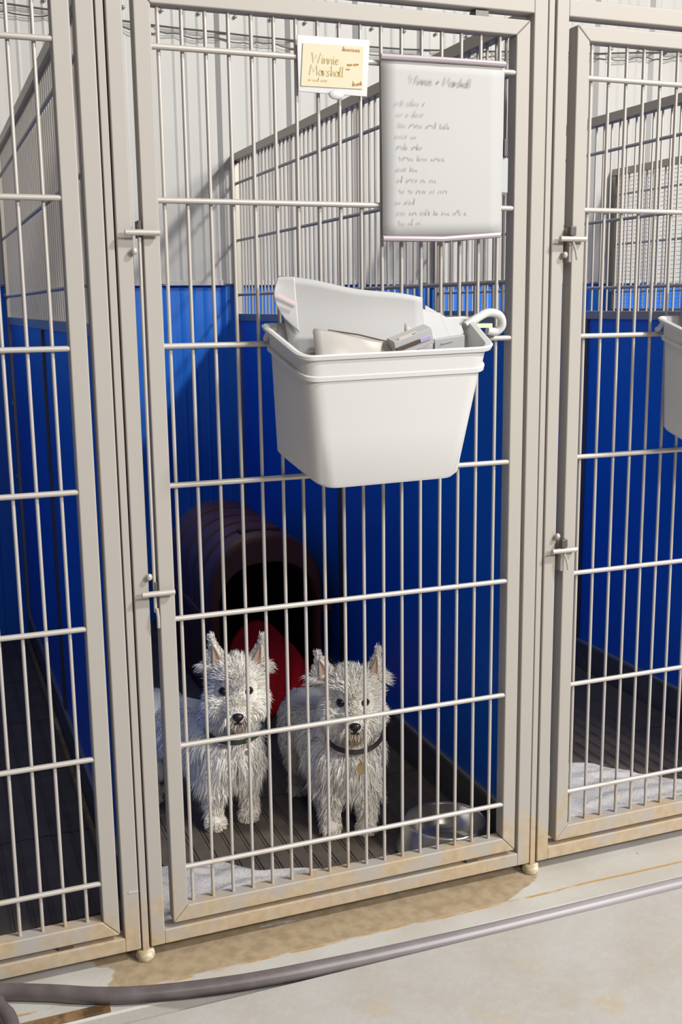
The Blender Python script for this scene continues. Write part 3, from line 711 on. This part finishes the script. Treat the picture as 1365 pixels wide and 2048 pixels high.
    for (bx0, bx1, tip) in ears:
        p0, p1, tp = Vector(bx0), Vector(bx1), Vector(tip); cc = p0.lerp(p1, .5)
        q0, q1, q2 = cc.lerp(p0, .72).lerp(tp, .12), cc.lerp(p1, .72).lerp(tp, .12), cc.lerp(tp, .8)
        rows = []
        for i in range(9):
            k = i/8; l, r_ = q0.lerp(q2, k), q1.lerp(q2, k)
            rows.append([G(l.lerp(r_, j/4)+Vector((0, .30-.05*k-.10*math.sin(math.pi*j/4), .05))) for j in range(5)])
        MB().grid(rows).build('inner_ear', PINK, t, smooth=True, solid=.04)
    # ---- collar
    cs = collar_spec; ring = []
    for k in range(49):
        a = 2*math.pi*k/48; ring.append(G(Vector(cs['c'])+Vector((cs['rx']*math.sin(a), cs['rf']*math.cos(a), -cs['drop']*math.cos(a)))))
    cm = COLLAR if cs['col'] == 'brown' else COLLARG
    bb = MB()
    for dz in (0,):
        for k in range(49):
            p = ring[k]; cc = G(Vector(cs['c'])); d = Vector((p.x-cc.x, p.y-cc.y, 0)).normalized()
            bb.v += [tuple(p+Z*.13), tuple(p-Z*.13), tuple(p-Z*.13-d*.1), tuple(p+Z*.13-d*.1)]
        for k in range(48):
            for q in range(4): bb.f.append((4*k+q, 4*k+(q+1) % 4, 4*(k+1)+(q+1) % 4, 4*(k+1)+q))
    co = bb.build('collar', cm, None, smooth='auto', recalc=True)
    off = base_of(None); co.name = 'dog_collar'
    tag(co, cs['label'], 'collar')
    fr_ = cs['tagpos']
    MB().tube([G(Vector(fr_)+Vector((0, 0, .75))), G(Vector(fr_)+Vector((.03, .03, .5))), G(Vector(fr_)+Vector((0, .02, .28)))], .045, 6).build('split_ring', GOLD, co, smooth='auto')
    dc = G(Vector(fr_)); nn = (Fx*.9+Z*.35).normalized()
    MB().tube([dc-nn*.025, dc+nn*.025], cs['tagr'], 20).build('tag', GOLD if cs['col'] == 'brown' else INOX, co, smooth='auto', label='round metal tag')
    bq = G(Vector(cs['c'])+Vector((-.35, cs['rf']*.98, -cs['drop']*.98)))
    MB().tube([bq-Z*.16, bq+Z*.16], .07, 6).build('buckle', GOLD, co, smooth='auto')
    # ---- fur: tapered strands rooted on the skin
    me.calc_loop_triangles(); nv = len(me.vertices)
    V = np.empty(nv*3); me.vertices.foreach_get('co', V); V = V.reshape(-1, 3)/U
    T = np.empty(len(me.loop_triangles)*3, dtype=np.int64); me.loop_triangles.foreach_get('vertices', T); T = T.reshape(-1, 3)
    A, B_, C_ = V[T[:, 0]], V[T[:, 1]], V[T[:, 2]]; cr = np.cross(B_-A, C_-A); ar = np.linalg.norm(cr, axis=1); nr = cr/np.maximum(ar, 1e-12)[:, None]
    NS = 95000
    cen = (A+B_+C_)/3
    Sn, Fn = np.array(Sx), np.array(Fx)
    wgt = ar*np.where((cen@Fn) > -2.0, 1.0, .45)
    pk = rg.choice(len(T), NS, p=wgt/wgt.sum()); r1 = np.sqrt(rg.random(NS)); r2 = rg.random(NS)
    P = A[pk]*(1-r1)[:, None]+B_[pk]*(r1*(1-r2))[:, None]+C_[pk]*(r1*r2)[:, None]; Nn = nr[pk]
    # local coordinates (s,f,z)
    q = np.stack([P@Sn, P@Fn, P[:, 2]], 1); nl = np.stack([Nn@Sn, Nn@Fn, Nn[:, 2]], 1)
    hh = np.array(head); nzz = np.array(nose); hd = q-hh
    headm = np.clip(1.6-np.linalg.norm(hd*np.array([.75, .7, .75]), axis=1), 0, 1)*1.0
    headm = np.clip(headm*2.2, 0, 1)
    dn = np.linalg.norm(q-nzz, axis=1)
    rad = (q-(nzz+np.array([0, -.6, .25]))); rad /= np.maximum(np.linalg.norm(rad, axis=1), 1e-6)[:, None]
    d_head = rad*1.0+nl*.35+np.array([0, .0, -.15])
    tor = np.array(torso[1])-np.array(torso[0]); tor /= np.linalg.norm(tor)
    d_body = np.array([0, 0, -1.0])+.35*tor+nl*.45
    legm = np.clip((2.6-q[:, 2])/1.0, 0, 1)
    d_body = d_body+legm[:, None]*(nl*.35)
    D = d_head*headm[:, None]+d_body*(1-headm)[:, None]
    # tufting: coherent wobble
    ph = rg.random((6, 3))*6.28; fq = rg.normal(size=(6, 3))*2.6
    wob = np.stack([np.sin(q@fq[i]+ph[i, 0])+.6*np.sin(q@(fq[i]*2.3)[::-1]+ph[i, 1]) for i in range(3)], 1)
    D = D+wob*.22+rg.normal(size=(NS, 3))*.13
    D /= np.linalg.norm(D, axis=1)[:, None]
    Ln = .42+.34*(1-headm)
    Ln = np.where(headm > .4, np.clip(.15+.19*(dn-.4), .12, .7), Ln)
    Ln = np.where((q[:, 2] < .75), .25, Ln)
    Ln = np.where((q[:, 1] < -1.6), .45, Ln)                                  # clipped back
    chest = (q[:, 2] > 2.2) & (q[:, 2] < 5.5) & (q[:, 1] > -1.2); Ln = np.where(chest, .95, Ln)
    legz = (q[:, 2] >= .75) & (q[:, 2] < 2.4) & (q[:, 1] > -1.5); Ln = np.where(legz, np.where(np.sign(q[:, 0])*nl[:, 0] > .1, .55, .3), Ln)
    for (bx0, bx1, tip) in ears:
        tp = np.array(tip); bb_ = (np.array(bx0)+np.array(bx1))/2; ex = tp-bb_; L2 = ex@ex; k = np.clip(((q-bb_)@ex)/L2, 0, 1.2)
        dist = np.linalg.norm(q-(bb_+k[:, None]*ex), axis=1); em = (k > .22) & (dist < .75)
        exn = ex/np.sqrt(L2); D[em] = (exn*.9+nl[em]*.25+rg.normal(size=(em.sum(), 3))*.12); D[em] /= np.linalg.norm(D[em], axis=1)[:, None]
        Ln = np.where(em, np.where(k > .85, .34, .24), Ln)
        front = em & (nl[:, 1] > .35) & (k > .15) & (k < .75) & (dist < .33); Ln = np.where(front, .05, Ln)
        out = (~em) & (np.linalg.norm(q-bb_, axis=1) < .85)
        sgn = np.sign(bb_[0]-hh[0]); D[out] = D[out]*.6+np.array([sgn*.6, 0, .35]); D[out] /= np.linalg.norm(D[out], axis=1)[:, None]; Ln = np.where(out, np.where(nl[:, 1] > .3, .34, .62), Ln)
    Ln = Ln*rg.uniform(.6, 1.25, NS)
    keep = np.ones(NS, bool)
    for e in eyes:
        ee = np.array(e); de = np.linalg.norm(q-ee, axis=1); keep &= de > .26; Ln = np.where(de < .6, np.minimum(Ln, .16), Ln)
        D_e = (q-ee); m_ = de < .6; D[m_] = D[m_]+1.2*D_e[m_]/np.maximum(de[m_], .05)[:, None]; D[m_] /= np.linalg.norm(D[m_], axis=1)[:, None]
    keep &= dn > .38
    mouth = (np.abs(q[:, 0]-nzz[0]) < .6) & (q[:, 1] > nzz[1]-.9) & (q[:, 2] < nzz[2]-.15); Ln = np.where(mouth, np.minimum(Ln, .4), Ln)
    ccx = np.array(cs['c']); zc_ = ccx[2]-cs['drop']*(q[:, 1]-ccx[1])/cs['rf']
    nearc = (np.abs(q[:, 2]-zc_) < .5) & (np.linalg.norm((q-ccx)[:, :2], axis=1) < 2.3) & (headm < .5); Ln = np.where(nearc, np.minimum(Ln, .3), Ln)
    P, D, Ln, q, nl, headm, dn = P[keep], D[keep], Ln[keep], q[keep], nl[keep], headm[keep], dn[keep]; n = len(P)
    toW = lambda a: a[:, :1]*Sn+a[:, 1:2]*Fn+a[:, 2:3]*np.array([0, 0, 1.0])
    Dw = toW(D); Nw = toW(nl); grav = np.array([0, 0, -1.0])
    side = np.cross(Dw, Nw+rg.normal(size=(n, 3))*.5); side /= np.maximum(np.linalg.norm(side, axis=1), 1e-6)[:, None]
    w = rg.uniform(.016, .032, n)[:, None]; L = Ln[:, None]
    curl = toW(rg.normal(size=(n, 3)))*.12*L
    p0 = P-Nw*.03; p1 = P+(Dw*.5+Nw*.22)*L+curl*.4; p2 = P+Dw*L+grav*.14*L+curl
    p2[:, 2] = np.maximum(p2[:, 2], .03); p1[:, 2] = np.maximum(p1[:, 2], .03)
    VV = np.stack([p0+side*w, p0-side*w, p1+side*w*.8, p1-side*w*.8, p2], 1).reshape(-1, 3)*U
    idx = (np.arange(n)*5)[:, None]
    quads = (idx+np.array([0, 1, 3, 2])); tris = idx+np.array([2, 3, 4])
    fm = bpy.data.meshes.new('fur'); fm.vertices.add(n*5); fm.vertices.foreach_set('co', VV.ravel())
    loops = np.concatenate([quads.ravel(), tris.ravel()]); fm.loops.add(len(loops)); fm.loops.foreach_set('vertex_index', loops.astype(np.int32))
    fm.polygons.add(2*n); fm.polygons.foreach_set('loop_start', np.concatenate([np.arange(n)*4, n*4+np.arange(n)*3]).astype(np.int32))
    fm.polygons.foreach_set('use_smooth', [True]*(2*n)); fm.update(calc_edges=True)
    white = np.array([.97, .93, .85]); tanc = np.array([.45, .34, .22]); cream = np.array([.70, .60, .46])
    colr = np.tile(white, (n, 1))*rg.uniform(.86, 1.06, n)[:, None]
    stain = np.clip(1.5-np.linalg.norm((q-(nzz+np.array([0, -.35, -.85])))/np.array([.85, 1.0, .55]), axis=1), 0, 1)[:, None]; colr = colr*(1-stain)+tanc*stain
    pw = np.clip((.55-q[:, 2])/.5, 0, .75)[:, None]; colr = colr*(1-pw)+cream*pw
    low = np.clip((3.2-q[:, 2])/3, 0, .35)[:, None]; colr = colr*(1-low)+cream*low
    ca = fm.color_attributes.new('coat', 'FLOAT_COLOR', 'POINT')
    ca.data.foreach_set('color', np.repeat(np.concatenate([np.clip(colr, 0, 1), np.ones((n, 1))], 1), 5, axis=0).ravel())
    fm.materials.append(FUR)
    fo = bpy.data.objects.new('fur', fm); COL.objects.link(fo); fo.parent = t; fo['kind'] = 'stuff'
    return t
dog((4.8, 10.8), 'white terrier standing at the left, side of its back visible behind its head', (.46, .85, 8.55),
    ((-.1, -.7, 5.0), (-4.1, -3.9, 5.1), 1.85, 1.65),
    ((((-4.6, -3.6, 4.4), (-4.5, -3.2, 2.6)), (-5.0, -4.0, 1.5), (-4.8, -3.6, .35)), (((-4.0, -5.0, 4.4), (-3.8, -4.8, 2.6)), (-4.3, -5.6, 1.5), (-4.1, -5.2, .35))),
    ((-.95, .35, (-.85, -.3, 4.2)), (.97, -.45, (.85, -.5, 4.2))),
    (((-1.0, .55, 9.35), (.05, .55, 10.0), (-.84, .6, 11.5)), ((2.0, .55, 9.3), (1.15, .55, 9.95), (2.02, .6, 11.4))),
    ((-.25, 1.82, 8.76), (1.12, 1.82, 8.74)), (.49, 2.75, 7.6),
    dict(c=(.3, .2, 6.3), rx=1.78, rf=1.75, drop=.55, col='green', tagpos=(.95, 2.0, 5.15), tagr=.16, label='dark green collar with small silver tag on the left dog'), 3)
dog((10.8, 7.4), 'white terrier at the right wearing a brown collar with a round brass tag', (.32, .85, 8.25),
    ((-.1, -.7, 4.8), (-2.3, -5.4, 4.7), 1.85, 1.7),
    ((((-3.0, -5.0, 4.2), (-3.0, -4.7, 2.5)), (-3.1, -5.5, 1.5), (-3.1, -5.1, .35)), (((-1.6, -5.6, 4.2), (-1.4, -5.4, 2.5)), (-1.5, -6.2, 1.5), (-1.5, -5.8, .35))),
    ((-1.0, .2, (-.95, -.4, 4.0)), (1.02, .15, (.95, -.4, 4.0))),
    (((-1.7, .55, 9.0), (-.65, .55, 9.65), (-1.6, .6, 10.8)), ((1.9, .55, 9.0), (1.0, .55, 9.6), (1.75, .6, 10.95))),
    ((-.34, 1.82, 8.41), (.95, 1.82, 8.42)), (.42, 2.75, 7.4),
    dict(c=(.36, .1, 6.15), rx=1.72, rf=1.78, drop=.62, col='brown', tagpos=(.8, 2.15, 4.72), tagr=.33, label='dark brown collar with round brass tag on the right dog'), 5)
